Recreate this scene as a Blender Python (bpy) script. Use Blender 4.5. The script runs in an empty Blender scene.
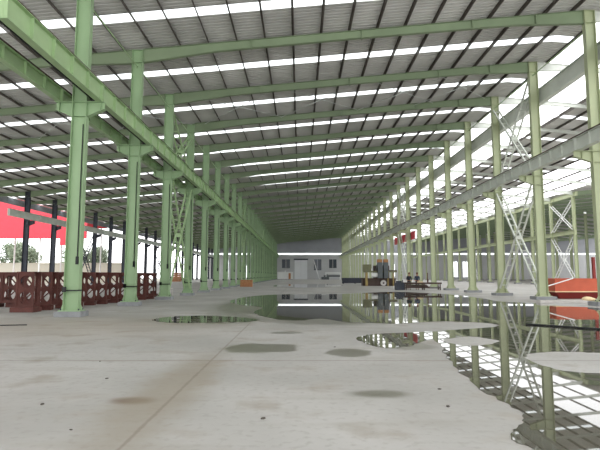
import bpy, bmesh, math, random
from mathutils import Vector, Matrix
random.seed(7)
S = bpy.context.scene
COL = S.collection
EYE = 1.55

# ------------------------------------------------------------------ materials
def lin(c):
    return tuple(((v/255)/12.92 if v/255 <= .04045 else ((v/255+.055)/1.055)**2.4) for v in c)

def mat(name, rgb, rough=.6, metal=0., var=.12, scale=1.5, spec=.4, bump=0., rust=None):
    m = bpy.data.materials.new(name); m.use_nodes = True
    nt = m.node_tree; b = nt.nodes['Principled BSDF']
    b.inputs['Roughness'].default_value = rough
    b.inputs['Metallic'].default_value = metal
    b.inputs['Specular IOR Level'].default_value = spec
    c = lin(rgb)
    geo = nt.nodes.new('ShaderNodeNewGeometry')
    n = nt.nodes.new('ShaderNodeTexNoise'); n.inputs['Scale'].default_value = scale
    n.inputs['Detail'].default_value = 4
    nt.links.new(geo.outputs['Position'], n.inputs['Vector'])
    r = nt.nodes.new('ShaderNodeValToRGB')
    r.color_ramp.elements[0].position = .3; r.color_ramp.elements[1].position = .7
    r.color_ramp.elements[0].color = (*[v*(1-var) for v in c], 1)
    r.color_ramp.elements[1].color = (*[min(1, v*(1+var)) for v in c], 1)
    if rust:
        e = r.color_ramp.elements.new(.82); e.color = (*lin(rust), 1)
    nt.links.new(n.outputs['Fac'], r.inputs['Fac'])
    nt.links.new(r.outputs['Color'], b.inputs['Base Color'])
    if bump:
        bp = nt.nodes.new('ShaderNodeBump'); bp.inputs['Strength'].default_value = bump
        n2 = nt.nodes.new('ShaderNodeTexNoise'); n2.inputs['Scale'].default_value = scale*12
        nt.links.new(geo.outputs['Position'], n2.inputs['Vector'])
        nt.links.new(n2.outputs['Fac'], bp.inputs['Height'])
        nt.links.new(bp.outputs['Normal'], b.inputs['Normal'])
    return m

M = {}
M['green'] = mat('green_paint', (145, 171, 131), .45, var=.07, scale=.8)
M['olive'] = mat('pale_olive_green', (170, 178, 143), .45, var=.07, scale=.8)  # paler, yellower tone than the left-row green
M['rafter'] = mat('rafter_green_paint', (130, 146, 116), .5, var=.08, scale=.6)
M['girder'] = mat('girder_green_paint', (158, 184, 138), .45, var=.10, scale=1.2)
M['girder_hazed'] = mat('girder_grey_green_hazed', (204, 209, 199), .5, var=.08, scale=1.0)  # grey-green lightened so the colour carries the haze
M['purlin'] = mat('purlin_galvanised_backlit', (92, 86, 80), .6, var=.15, scale=.7)  # backlit darkness put into the purlin colour
M['foil'] = mat('roof_insulation_foil', (200, 199, 195), .55, var=.14, scale=.35, spec=.3)
M['concrete_block'] = mat('plinth_concrete', (138, 140, 142), .85, var=.15, scale=4, bump=.2)
M['dark_steel'] = mat('dark_steel_and_backlit', (52, 56, 66), .6, var=.15)  # dark steel; also the painted backlit tone of the outer left columns
M['grey_clad'] = mat('grey_cladding', (190, 191, 192), .6, var=.06, scale=.3)
M['dark_clad'] = mat('dark_grey_cladding', (148, 150, 155), .6, var=.08, scale=.3)
M['dark_glass'] = mat('dark_window', (62, 68, 78), .15, var=.1, scale=.5, spec=.5)
M['pale_door'] = mat('pale_grey_door', (226, 228, 230), .5, var=.04, scale=.3)
M['white'] = mat('white_paint', (225, 226, 224), .5, var=.04)
M['rust'] = mat('red_brown_primer', (88, 47, 40), .65, var=.22, scale=3)
M['rust_dark'] = mat('dark_rusty_steel', (74, 56, 50), .7, var=.3, scale=2)
M['redskip'] = mat('orange_red_paint', (188, 88, 60), .55, var=.10, scale=1.5)
M['reddark'] = mat('dark_red_paint', (128, 44, 40), .6, var=.12, scale=1.5)
M['redcloth'] = mat('bright_red_sheet', (214, 66, 80), .6, var=.06)
M['timber'] = mat('timber', (176, 122, 82), .75, var=.2, scale=4)
M['cable'] = mat('black_rubber', (34, 36, 36), .55, var=.1)
M['ochre'] = mat('ochre_paint', (156, 136, 84), .55, var=.15)
M['machine_olive'] = mat('olive_grey_machine', (112, 112, 84), .55, var=.15)
M['machine_grey'] = mat('dark_grey_machine', (84, 90, 92), .5, var=.2)
M['machine_brown'] = mat('dark_brown_bed', (78, 64, 58), .7, var=.25)
M['orange'] = mat('orange_motor', (164, 116, 72), .5, var=.2)
M['cream'] = mat('cream_sack', (226, 204, 164), .8, var=.08)
M['kerb'] = mat('pale_concrete', (198, 194, 190), .85, var=.08, scale=3)
M['yard'] = mat('yard_concrete', (150, 148, 138), .9, var=.12, scale=.2)
M['wallbeige'] = mat('beige_render', (186, 182, 168), .9, var=.06, scale=.2)
M['bark'] = mat('bark', (84, 72, 60), .9, var=.2)
M['skin'] = mat('skin', (170, 120, 96), .6, var=.05)
M['workwear'] = mat('dark_workwear', (44, 48, 58), .8, var=.12)
M['workwear_blue'] = mat('blue_grey_workwear', (56, 66, 84), .8, var=.12)
M['hat'] = mat('brown_hat', (112, 74, 56), .6, var=.08)
M['hair'] = mat('dark_hair', (34, 28, 26), .6, var=.08)
M['hazed_rafter'] = mat('pale_grey_hazed', (196, 200, 192), .5, var=.05)  # right-span rafters paled in colour to stand in for bright haze
M['stone'] = mat('dark_stone', (84, 78, 72), .9, var=.2, scale=20)
M['leaf'] = mat('leaf_green_hazed', (126, 142, 116), .7, var=.25, scale=.8)  # both leaf colours lightened to imitate outdoor haze
M['leaf2'] = mat('leaf_grey_green_hazed', (140, 152, 130), .7, var=.25, scale=.8)
M['chrome'] = mat('galvanised_tube', (196, 200, 196), .4, metal=.3, var=.05)

# translucent daylight sheet
m = bpy.data.materials.new('translucent_daylight_sheet'); m.use_nodes = True
nt = m.node_tree; nt.nodes.clear()
o = nt.nodes.new('ShaderNodeOutputMaterial'); mx = nt.nodes.new('ShaderNodeMixShader')
tr = nt.nodes.new('ShaderNodeBsdfTransparent'); tl = nt.nodes.new('ShaderNodeBsdfTranslucent')
tr.inputs['Color'].default_value = (.95, .97, .97, 1); tl.inputs['Color'].default_value = (.85, .88, .88, 1)
mx.inputs['Fac'].default_value = .35
nt.links.new(tr.outputs[0], mx.inputs[1]); nt.links.new(tl.outputs[0], mx.inputs[2]); nt.links.new(mx.outputs[0], o.inputs[0])
M['skylight'] = m

# puddle water
m = bpy.data.materials.new('puddle_water'); m.use_nodes = True
nt = m.node_tree; b = nt.nodes['Principled BSDF']
b.inputs['Base Color'].default_value = (*lin((84, 82, 72)), 1)
b.inputs['Roughness'].default_value = .015; b.inputs['IOR'].default_value = 1.36
b.inputs['Specular IOR Level'].default_value = .75
geo = nt.nodes.new('ShaderNodeNewGeometry'); n = nt.nodes.new('ShaderNodeTexNoise')
n.inputs['Scale'].default_value = 1.2; n.inputs['Detail'].default_value = 2
bp = nt.nodes.new('ShaderNodeBump'); bp.inputs['Strength'].default_value = .012
nt.links.new(geo.outputs['Position'], n.inputs['Vector']); nt.links.new(n.outputs['Fac'], bp.inputs['Height'])
nt.links.new(bp.outputs['Normal'], b.inputs['Normal'])
M['water'] = m

# concrete floor: blotches, joints, damp patches and a rust stain of their own shapes
def floor_material():
    m = bpy.data.materials.new('concrete_floor'); m.use_nodes = True
    nt = m.node_tree; N = nt.nodes; L = nt.links; b = N['Principled BSDF']
    geo = N.new('ShaderNodeNewGeometry')
    sep = N.new('ShaderNodeSeparateXYZ'); L.new(geo.outputs['Position'], sep.inputs[0])
    def math_(op, a, bb=None, c=None):
        n = N.new('ShaderNodeMath'); n.operation = op
        for i, v in enumerate((a, bb, c)):
            if v is None: continue
            if isinstance(v, (int, float)): n.inputs[i].default_value = v
            else: L.new(v, n.inputs[i])
        return n.outputs[0]
    def noise(sc, det=5, stretch=(1, 1, 1)):
        mp = N.new('ShaderNodeMapping'); mp.inputs['Scale'].default_value = stretch
        L.new(geo.outputs['Position'], mp.inputs['Vector'])
        n = N.new('ShaderNodeTexNoise'); n.inputs['Scale'].default_value = sc; n.inputs['Detail'].default_value = det
        L.new(mp.outputs[0], n.inputs['Vector']); return n.outputs['Fac']
    def mix(fac, c1, c2):
        n = N.new('ShaderNodeMix'); n.data_type = 'RGBA'
        if isinstance(fac, float): n.inputs[0].default_value = fac
        else: L.new(fac, n.inputs[0])
        for i, c in ((6, c1), (7, c2)):
            if isinstance(c, tuple): n.inputs[i].default_value = (*lin(c), 1)
            else: L.new(c, n.inputs[i])
        return n.outputs[2]
    def smooth(v, lo, hi):
        n = N.new('ShaderNodeMapRange'); n.interpolation_type = 'SMOOTHSTEP'
        L.new(v, n.inputs[0]); n.inputs[1].default_value = lo; n.inputs[2].default_value = hi
        return n.outputs[0]
    X, Y = sep.outputs[0], sep.outputs[1]
    big = noise(.28); mid = noise(1.1); fine = noise(9, 6)
    col = mix(smooth(big, .35, .65), (160, 158, 153), (180, 178, 174))
    col = mix(smooth(mid, .52, .72), col, (158, 152, 143))
    col = mix(math_('MULTIPLY', smooth(fine, .5, .72), .4), col, (142, 138, 130))
    col = mix(math_('MULTIPLY', smooth(noise(.9, 4, (.35, 1.6, 1)), .55, .75), .45), col, (148, 142, 130))
    wob = math_('MULTIPLY', math_('SUBTRACT', noise(1.6, 4), .5), .9)
    def ellipse(cx, cy, rx, ry, soft=.35):
        dx = math_('DIVIDE', math_('SUBTRACT', X, cx), rx); dy = math_('DIVIDE', math_('SUBTRACT', Y, cy), ry)
        d = math_('SQRT', math_('ADD', math_('MULTIPLY', dx, dx), math_('MULTIPLY', dy, dy)))
        d = math_('ADD', d, wob)
        return math_('SUBTRACT', 1.0, smooth(d, 1-soft, 1+soft))
    damp = None
    for e in ((-.85, 10.9, .80, .70, .14), (.98, 10.25, .47, .5, .16), (-.35, 13.75, .4, .3, .2), (1.05, 6.75, .36, .2, .5),
              (2.35, 11.2, .55, .55, .3), (-2.4, 28, 1.8, 9, .3), (1.0, 17.5, 2.2, 1.6, .4), (-3.2, 17.8, 2.2, 1.7, .3)):
        v = ellipse(*e); damp = v if damp is None else math_('MAXIMUM', damp, v)
    col = mix(math_('MULTIPLY', damp, .82), col, (102, 100, 84))
    rst = ellipse(-2.07, 6.38, .26, .16, .6)
    col = mix(math_('MULTIPLY', rst, .85), col, (100, 80, 62))
    tan_ = ellipse(-1.75, 7.2, .45, 2.8, .6)
    col = mix(math_('MULTIPLY', tan_, .6), col, (140, 130, 112))
    tan2 = ellipse(-7.5, 15.5, 4.5, 3.0, .8)
    col = mix(math_('MULTIPLY', tan2, .3), col, (172, 154, 130))
    jn = math_('MULTIPLY', math_('SUBTRACT', noise(5, 3), .5), .05)
    jx = math_('ABSOLUTE', math_('ADD', math_('SUBTRACT', math_('PINGPONG', math_('ADD', X, 1.62+14), 7.0), 0.0), jn))
    jl = math_('SUBTRACT', 1.0, smooth(jx, .004, .035))
    jy = math_('ABSOLUTE', math_('ADD', math_('PINGPONG', math_('ADD', Y, -9.3+26), 6.5), jn))
    jm = math_('SUBTRACT', 1.0, smooth(jy, .01, .06))
    col = mix(math_('MULTIPLY', math_('MAXIMUM', jl, jm), .5), col, (116, 104, 90))
    L.new(col, b.inputs['Base Color'])
    rg = N.new('ShaderNodeMapRange'); L.new(damp, rg.inputs[0]); rg.inputs[3].default_value = .62; rg.inputs[4].default_value = .28
    L.new(rg.outputs[0], b.inputs['Roughness']); b.inputs['Specular IOR Level'].default_value = .35
    bp = N.new('ShaderNodeBump'); bp.inputs['Strength'].default_value = .15; bp.inputs['Distance'].default_value = .02
    L.new(fine, bp.inputs['Height']); L.new(bp.outputs[0], b.inputs['Normal'])
    return m
M['floor'] = floor_material()

# ------------------------------------------------------------------ mesh helpers
class MB:
    def __init__(s): s.bm = bmesh.new()
    def box(s, x0, x1, y0, y1, z0, z1):
        v = [s.bm.verts.new(p) for p in ((x0,y0,z0),(x1,y0,z0),(x1,y1,z0),(x0,y1,z0),(x0,y0,z1),(x1,y0,z1),(x1,y1,z1),(x0,y1,z1))]
        for f in ((0,3,2,1),(4,5,6,7),(0,1,5,4),(1,2,6,5),(2,3,7,6),(3,0,4,7)): s.bm.faces.new([v[i] for i in f])
        return s
    def hexa(s, pts):
        v = [s.bm.verts.new(p) for p in pts]
        for f in ((0,3,2,1),(4,5,6,7),(0,1,5,4),(1,2,6,5),(2,3,7,6),(3,0,4,7)): s.bm.faces.new([v[i] for i in f])
        return s
    def bar(s, a, b, w, h, up=(0, 0, 1)):
        a = Vector(a); b = Vector(b); d = (b-a).normalized(); u = Vector(up)
        side = d.cross(u)
        if side.length < 1e-4: side = d.cross(Vector((1, 0, 0)))
        side.normalize(); u = side.cross(d).normalized()
        pts = []
        for c in (a, b):
            for sx, sy in ((-1,-1),(1,-1),(1,1),(-1,1)):
                pts.append(c + side*sx*w/2 + u*sy*h/2)
        return s.hexa(pts)
    def tube(s, a, b, r, n=10, r2=None):
        a = Vector(a); b = Vector(b); d = b-a; r2 = r if r2 is None else r2
        q = d.to_track_quat('Z', 'Y').to_matrix().to_4x4()
        bmesh.ops.create_cone(s.bm, cap_ends=True, segments=n, radius1=r, radius2=r2, depth=d.length, matrix=Matrix.Translation((a+b)/2) @ q)
        return s
    def ball(s, c, r, sub=2, sc=(1, 1, 1)):
        mm = Matrix.Translation(c) @ Matrix.Diagonal((*sc, 1))
        bmesh.ops.create_icosphere(s.bm, subdivisions=sub, radius=r, matrix=mm); return s
    def prism_y(s, prof, y0, y1):          # profile in XZ extruded along Y
        a = [s.bm.verts.new((x, y0, z)) for x, z in prof]; b = [s.bm.verts.new((x, y1, z)) for x, z in prof]
        s.bm.faces.new(a); s.bm.faces.new(b[::-1]); n = len(prof)
        for i in range(n): s.bm.faces.new((a[i], b[i], b[(i+1) % n], a[(i+1) % n]))
        return s
    def build(s, name, m, parent=None, bevel=0, smooth=False):
        bmesh.ops.recalc_face_normals(s.bm, faces=s.bm.faces[:])
        if bevel:
            bmesh.ops.bevel(s.bm, geom=s.bm.edges[:], offset=bevel, segments=2, affect='EDGES', clamp_overlap=True)
        me = bpy.data.meshes.new(name); s.bm.to_mesh(me); s.bm.free()
        if smooth:
            for p in me.polygons: p.use_smooth = True
        me.materials.append(M[m] if isinstance(m, str) else m)
        o = bpy.data.objects.new(name, me); COL.objects.link(o)
        if parent: o.parent = parent
        return o

def tag(o, label=None, cat=None, group=None, kind=None):
    if label: o['label'] = label
    if cat: o['category'] = cat
    if group: o['group'] = group
    if kind: o['kind'] = kind
    return o
def empty(name, loc, label, cat, group=None, rz=0):
    o = bpy.data.objects.new(name, None); COL.objects.link(o); o.empty_display_size = .2
    o.location = loc; o.rotation_euler[2] = rz
    return tag(o, label, cat, group)
def struct(name, mb, m):
    o = mb.build(name, m); o['kind'] = 'structure'; return o
def copy_tree(o, parent=None):
    c = o.copy(); COL.objects.link(c); c.parent = parent
    for ch in list(o.children): copy_tree(ch, c)
    return c
ORD = ['first','second','third','fourth','fifth','sixth','seventh','eighth','ninth','tenth','eleventh','twelfth','thirteenth','fourteenth','fifteenth',
       'sixteenth','seventeenth','eighteenth','nineteenth','twentieth','twenty-first','twenty-second','twenty-third','twenty-fourth','twenty-fifth','twenty-sixth','twenty-seventh','twenty-eighth','twenty-ninth','thirtieth']

# ------------------------------------------------------------------ layout
BAY = 6.5
def yk(k): return BAY*k - .45
K_END = 28
YEND = yk(K_END)
XL, XR, XO, XV, XF = -8.6, 15.45, -31.9, 39.2, 63.2
Z0 = 12.70 + EYE; SL = .092
def zt(x):                                     # top of rafters
    if x <= XR: return Z0 + SL*x
    if x <= XV: return Z0 + SL*XR - SL*(x-XR)
    zv = Z0 + SL*XR - SL*(XV-XR)
    if x <= XF: return zv + SL*(x-XV)
    if x <= 87.2: return zv + SL*(XF-XV) - SL*(x-XF)
    return zv + SL*(x-87.2)
PUR = .17
STRIP0, STRIPW = 3.15, .78                      # start after each frame, width

# floor, yard, end wall
mb = MB(); mb.box(-33.0, 113, -6, YEND+1, -.2, 0); struct('floor', mb, 'floor')
mb = MB(); mb.box(-160, -33.0, -20, 260, -.3, -.06); mb.box(-33.0, 113, YEND+1, 260, -.3, -.06); struct('ground', mb, 'yard')

# puddles
PUD = {
 'A': [(-5.09,17.55),(-4.95,18.57),(-4.37,19.25),(-3.23,19.25),(-2.2,18.57),(-1.45,17.55),(-1.82,16.81),(-2.79,16.63),(-3.57,16.46),(-4.43,16.63)],
 'main': [(-4.19,30.26),(-3.62,36.56),(-1.6,40.3),(3.28,41.35),(8.7,46.2),(11.98,40.3),(12.01,32.77),(11.76,29.69),(13.12,27.62),(13.06,25.41),(14.16,23.87),(15.13,22.52),(13.77,18.36),(10.9,13.2),(7.12,7.61),(4.72,4.63),(4.35,4.17),(2.08,4.17),(2.09,4.65),(2.0,4.85),(2.15,5.2),(2.35,5.45),(2.52,5.95),(2.48,6.75),(2.56,8.1),(2.85,9.9),(3.12,11.2),(3.21,12.39),(2.6,11.5),(2.01,10.8),(1.65,11.18),(1.39,12.39),(1.88,13.31),(2.69,13.65),(3.42,13.89),(4.39,14.39),(5.44,14.92),(6.17,15.66),(5.9,16.63),(4.69,16.99),(3.21,16.29),(2.34,16.46),(1.49,16.81),(.79,18.15),(0,17.36),(-.89,17.94),(-1.89,20.75),(-1.82,24.24),(-3.12,26.25)],
 'isl2': [(3.43,12.2),(4.18,12.88),(4.57,12.58),(4.68,11.93),(3.98,11.26),(3.52,11.34)],
 'isl3': [(4.33,9.82),(4.92,10.26),(5.66,10.32),(6.33,9.94),(6.27,9.15),(5.19,8.31),(4.53,8.14),(4.19,8.57)],
 'far': [(-3.97,71.31),(-1.67,84.32),(4.33,87.13),(6.35,76.15),(3.89,65.38),(0,62.28)]}
def smooth_loop(pts, amp):
    n = len(pts); out = []
    for i in range(n):
        p0, p1, p2, p3 = [Vector(pts[(i+j-1) % n]) for j in range(4)]
        st = 5
        for t in range(st):
            t /= st
            q = .5*((2*p1)+(p2-p0)*t+(2*p0-5*p1+4*p2-p3)*t*t+(3*p1-p0-3*p2+p3)*t**3)
            a = amp*min(1, (p2-p1).length)
            out.append((q.x+random.uniform(-a, a), q.y+random.uniform(-a, a)*1.3))
    return out
def puddle(loops, label, amp=.05):
    bm = bmesh.new(); ed = []
    for lp in loops:
        vs = [bm.verts.new((x, y, .006)) for x, y in lp]
        ed += [bm.edges.new((vs[i], vs[(i+1) % len(vs)])) for i in range(len(vs))]
    bmesh.ops.triangle_fill(bm, edges=ed, use_beauty=True)
    for f in bm.faces:
        f.normal_update()
        if f.normal.z < 0: f.normal_flip()
    r = bmesh.ops.extrude_face_region(bm, geom=bm.faces[:])
    for v in r['geom']:
        if isinstance(v, bmesh.types.BMVert): v.co.z = .0005
    mb = MB(); mb.bm.free(); mb.bm = bm
    return tag(mb.build('puddle', 'water'), label, 'puddle', 'puddles on the concrete floor')
puddle([smooth_loop(PUD['A'], .07)], 'narrow shallow puddle left of the long floor joint, nearest the left columns')
puddle([smooth_loop(PUD['main'], .05), smooth_loop(PUD['isl2'], .04), smooth_loop(PUD['isl3'], .05)], 'large sheet of standing water mirroring the roof and right columns')
puddle([smooth_loop(PUD['far'], .2)], 'distant puddle in mid hall, well beyond the large sheet of water')

# end wall in bands (daylight strip between them)
ye0, ye1 = YEND+.35, YEND+.6
def zroof(x): return zt(x)+PUR
WX = [-36, XO, XR, XV, XF, 87.2, 113]
doors = [(-1.95, 2.6)]
wins = [(-6.7, -3.5, 4.0, 7.2), (4.9, 7.9, 3.2, 7.2), (10.4, 13.4, 4.0, 7.2)]
bright = [(-27.8, -25.9, .4, 7.0), (54.8, 57.2, .8, 6.4), (59.0, 61.2, .8, 6.4), (-20.5, -18.6, .4, 5.0), (33, 34.4, 1.0, 5.6), (72, 74, 1, 5)]
mb = MB()
cuts = sorted(bright)
x = -33
for (a, b_, z0, z1) in cuts:
    mb.box(x, a, ye0, ye1, 0, 8.85); mb.box(a, b_, ye0, ye1, 0, z0); mb.box(a, b_, ye0, ye1, z1, 8.85); x = b_
mb.box(x, 113, ye0, ye1, 0, 8.85)
for i in range(140):                     # cladding ribs
    xx = -32.6 + i*1.04
    if all(not (a-.2 < xx < b_+.2) for a, b_, _, _ in cuts): mb.box(xx, xx+.12, ye0-.05, ye0, .1, 8.7)
struct('wall_far', mb, 'grey_clad')
mb = MB()
for a, b_ in zip(WX[:-1], WX[1:]):
    mb.hexa([(a,ye0,9.5),(b_,ye0,9.5),(b_,ye1,9.5),(a,ye1,9.5),(a,ye0,zroof(a)+.1),(b_,ye0,zroof(b_)+.1),(b_,ye1,zroof(b_)+.1),(a,ye1,zroof(a)+.1)])
for i in range(6): mb.box(-32.8, 112.8, ye0-.06, ye0, 9.9+i*.7, 9.98+i*.7) if i < 2 else mb.box(-6, 36, ye0-.06, ye0, 9.9+i*.7, 9.98+i*.7)
struct('wall_far_upper', mb, 'dark_clad')
mb = MB(); mb.box(-33, 113, ye0+.05, ye0+.1, 8.85, 9.5); struct('window_1', mb, 'skylight')
wi = 2
for (a, b_, z0, z1) in wins:
    w = empty('window_%d' % wi, ((a+b_)/2, ye0, z0), None, None); w['kind'] = 'structure'; wi += 1
    hw = (b_-a)/2; hh = z1-z0
    p = MB(); p.box(-hw, hw, -.1, -.06, 0, hh); pane = p.build('window_pane', 'dark_glass', w)
    f = MB()
    for q in (-hw, hw-.15): f.box(q, q+.15, -.16, -.06, -.1, hh+.1)
    for q in (-.1, hh): f.box(-hw, hw, -.16, -.06, q, q+.15)
    f.box(-.06, .06, -.15, -.1, 0, hh); f.build('window_frame', 'grey_clad', w)
for (a, b_, z0, z1) in bright:
    w = empty('window_%d' % wi, ((a+b_)/2, ye0, z0), None, None); w['kind'] = 'structure'; wi += 1
    hw = (b_-a)/2; hh = z1-z0
    p = MB(); p.box(-hw, hw, .1, .13, 0, hh); p.build('window_pane', 'skylight', w)
    f = MB(); f.box(-.08, .08, .04, .1, 0, hh); f.box(-hw, hw, .04, .1, hh*.45, hh*.45+.12); f.build('window_frame', 'grey_clad', w)
d = empty('door_1', (.33, ye0, 0), None, None); d['kind'] = 'structure'
p = MB(); p.box(-2.3, -.03, -.14, -.06, 0, 6.9); p.box(.03, 2.3, -.14, -.06, 0, 6.9); p.build('door_panel', 'pale_door', d)
p = MB(); p.box(-2.5, -2.3, -.2, -.06, 0, 6.95); p.box(2.3, 2.5, -.2, -.06, 0, 6.95); p.build('door_frame', 'grey_clad', d)
p = MB(); p.box(-2.6, 2.6, -.3, -.05, 6.95, 7.45); p.build('door_lintel', 'dark_steel', d)

# ------------------------------------------------------------------ roof
Y_START = -5.5
def roof_sheet(mb, xs, y0, y1):
    # corrugated: trapezoid ribs across Y
    per = .28; n = max(2, int((y1-y0)/per)); st = (y1-y0)/n
    ys = []
    for i in range(n):
        a = y0+i*st
        ys += [(a, 0), (a+st*.62, 0), (a+st*.70, .045), (a+st*.92, .045)]
    ys.append((y1, 0))
    prev = None
    for (y, dz) in ys:
        row = [mb.bm.verts.new((x, y, zt(x)+PUR+dz+.004)) for x in xs]
        if prev:
            for i in range(len(xs)-1): mb.bm.faces.new((prev[i], prev[i+1], row[i+1], row[i]))
        prev = row
def solidify(o, t):
    md = o.modifiers.new('thickness', 'SOLIDIFY'); md.thickness = t; md.offset = 1
edges = [Y_START]
strips = []
for k in range(-1, K_END):
    a = yk(k)+STRIP0
    if a < Y_START: continue
    strips.append((a, a+STRIPW))
def add_roof(name, xs, y_lo=Y_START, matname='foil', st=strips):
    mb = MB(); y = y_lo
    for a, b_ in st:
        if a < y_lo: continue
        roof_sheet(mb, xs, y, a); y = b_
    roof_sheet(mb, xs, y, YEND+.4)
    bm = mb.bm; bmesh.ops.recalc_face_normals(bm, faces=bm.faces[:])
    for f in bm.faces:
        f.normal_update()
        if f.normal.z < 0: f.normal_flip()
    me = bpy.data.meshes.new(name); bm.to_mesh(me); bm.free(); me.materials.append(M[matname])
    o = bpy.data.objects.new(name, me); COL.objects.link(o); o['kind'] = 'structure'; solidify(o, .03)
    return o
XE = 16.6
add_roof('ceiling', [-35.8, XR, XE])
add_roof('ceiling_right', [22.2, 31.4])
far_strips = [s for i, s in enumerate(strips) if i % 3 == 0]
add_roof('ceiling_right_far', [39.0, XF, 87.2, 113], 60.0, st=far_strips)
wn = 20
for (a, b_) in strips:                         # translucent panels, one continuous strip per bay
    mb = MB()
    for xs in ([-35.8, XR, XE], [22.2, 31.4]):
        for x0, x1 in zip(xs[:-1], xs[1:]):
            z_0, z_1 = zt(x0)+PUR+.02, zt(x1)+PUR+.02
            mb.hexa([(x0,a-.03,z_0),(x1,a-.03,z_1),(x1,b_+.03,z_1),(x0,b_+.03,z_0),(x0,a-.03,z_0+.012),(x1,a-.03,z_1+.012),(x1,b_+.03,z_1+.012),(x0,b_+.03,z_0+.012)])
    struct('window_%d' % wn, mb, 'skylight'); wn += 1

# purlins
def purlin(x, y0, y1, label, group):
    z = zt(x)
    mb = MB()
    mb.box(x-.006, x+.006, y0, y1, z, z+PUR-.002)                    # web
    mb.box(x-.06, x+.006, y0, y1, z+PUR-.012, z+PUR-.002); mb.box(x-.006, x+.06, y0, y1, z, z+.010)
    mb.box(x-.06, x-.05, y0, y1, z+PUR-.03, z+PUR-.012); mb.box(x+.05, x+.06, y0, y1, z+.01, z+.03)
    return tag(mb.build('roof_purlin', 'purlin'), label, 'purlin', group)
xs = [-.37+1.5*i for i in range(-23, 11)]
cen = [x for x in xs if x > XL]; lef = [x for x in xs if x <= XL]
for i, x in enumerate(cen):
    purlin(x, Y_START, YEND+.3, 'dark roof purlin over the central nave, %s counted from the left column row' % ORD[i], 'purlins over the central nave')
for i, x in enumerate(reversed(lef)):
    purlin(x, Y_START, YEND+.3, 'dark roof purlin over the left aisle, %s counted outward from the left column row' % ORD[i], 'purlins over the left aisle')
for i, x in enumerate([16.5, 19.6, 22.3, 23.7, 25.2, 26.7, 28.2, 29.7, 31.1, 34, 36.5]):
    purlin(x, Y_START, YEND+.3, 'roof purlin over the right aisle, %s counted outward from the right column row' % ORD[i], 'purlins over the right aisle')

# rafters: tapered welded I beams, one frame each
def tapered(mb, y, prof, fw=.22, tf=.016, tw=.012):
    # prof: list of (x, top, depth)
    top = [(x, t) for x, t, d_ in prof]; bot = [(x, t-d_) for x, t, d_ in prof]
    mb.prism_y(top + bot[::-1], y-tw/2, y+tw/2)
    for (x0, z0_), (x1, z1_) in list(zip(top[:-1], top[1:])):
        mb.hexa([(x0,y-fw/2,z0_-tf),(x1,y-fw/2,z1_-tf),(x1,y+fw/2,z1_-tf),(x0,y+fw/2,z0_-tf),(x0,y-fw/2,z0_),(x1,y-fw/2,z1_),(x1,y+fw/2,z1_),(x0,y+fw/2,z0_)])
    for (x0, z0_), (x1, z1_) in list(zip(bot[:-1], bot[1:])):
        mb.hexa([(x0,y-fw/2,z0_),(x1,y-fw/2,z1_),(x1,y+fw/2,z1_),(x0,y+fw/2,z0_),(x0,y-fw/2,z0_+tf),(x1,y-fw/2,z1_+tf),(x1,y+fw/2,z1_+tf),(x0,y+fw/2,z0_+tf)])
def span(mb, x0, x1, dn0=.74, dn1=.74, dm=.44):
    L_ = x1-x0; p = [(x0, dn0), (x0+L_*.16, dm+.04), (x0+L_*.5, dm), (x0+L_*.84, dm+.04), (x1, dn1)]
    tapered(mb, 0, [(x, zt(x), d_) for x, d_ in p])
    return p
HC = .275
def make_rafter(name_k):
    r = empty('roof_rafter', (0, 0, 0), 'x', 'rafter', 'roof rafters across the hall')
    for nm, a, b_ in (('left_span', XO, XL-HC), ('center_span', XL+HC, XR-HC)):
        mb = MB(); span(mb, a, b_); mb.build(nm, 'rafter', r)
    mb = MB(); tapered(mb, 0, [(-35.6, zt(-35.6), .25), (XO, zt(XO), .55)]); mb.build('eave_overhang', 'rafter', r)
    mb = MB(); tapered(mb, 0, [(XR+HC, zt(XR+HC), .62), (XR+3, zt(XR+3), .34), (27, zt(27), .28), (XV-3, zt(XV-3), .30), (XV, zt(XV), .5)], fw=.14); mb.build('right_span', 'hazed_rafter', r)
    for x in (-2.6, 3.3, 9.2, 12.6):
        mb = MB(); d_ = .50; mb.box(x-.02, x+.02, -.13, .13, zt(x)-d_, zt(x)-.001); mb.build('splice_plate', 'rafter', r)
    return r
base_r = make_rafter(4)
for k in range(4, K_END+1):
    r = base_r if k == 4 else copy_tree(base_r)
    r.location = (0, yk(k), 0)
    tag(r, 'green tapered roof rafter spanning the hall, %s counted from the camera' % ORD[k-4])
for nm, k0, a, b_ in (('second', 11, XV+.3, XF-.3), ('third', 17, XF+.3, 112.5)):
    src = None
    for k in range(k0, K_END+1):
        if src is None:
            mb = MB()
            if a < XF: span(mb, a, b_)
            else: span(mb, a, 87.0); span(mb, 87.2, b_)
            o = src = mb.build('aisle_rafter', 'rafter')
        else:
            o = src.copy(); COL.objects.link(o)
        o.location = (0, yk(k), 0)
        tag(o, 'grey-green rafter of the far right aisles beyond the %s column row, %s one away' % (nm, ORD[k-k0]), 'rafter', 'rafters of the far right aisles')

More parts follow.
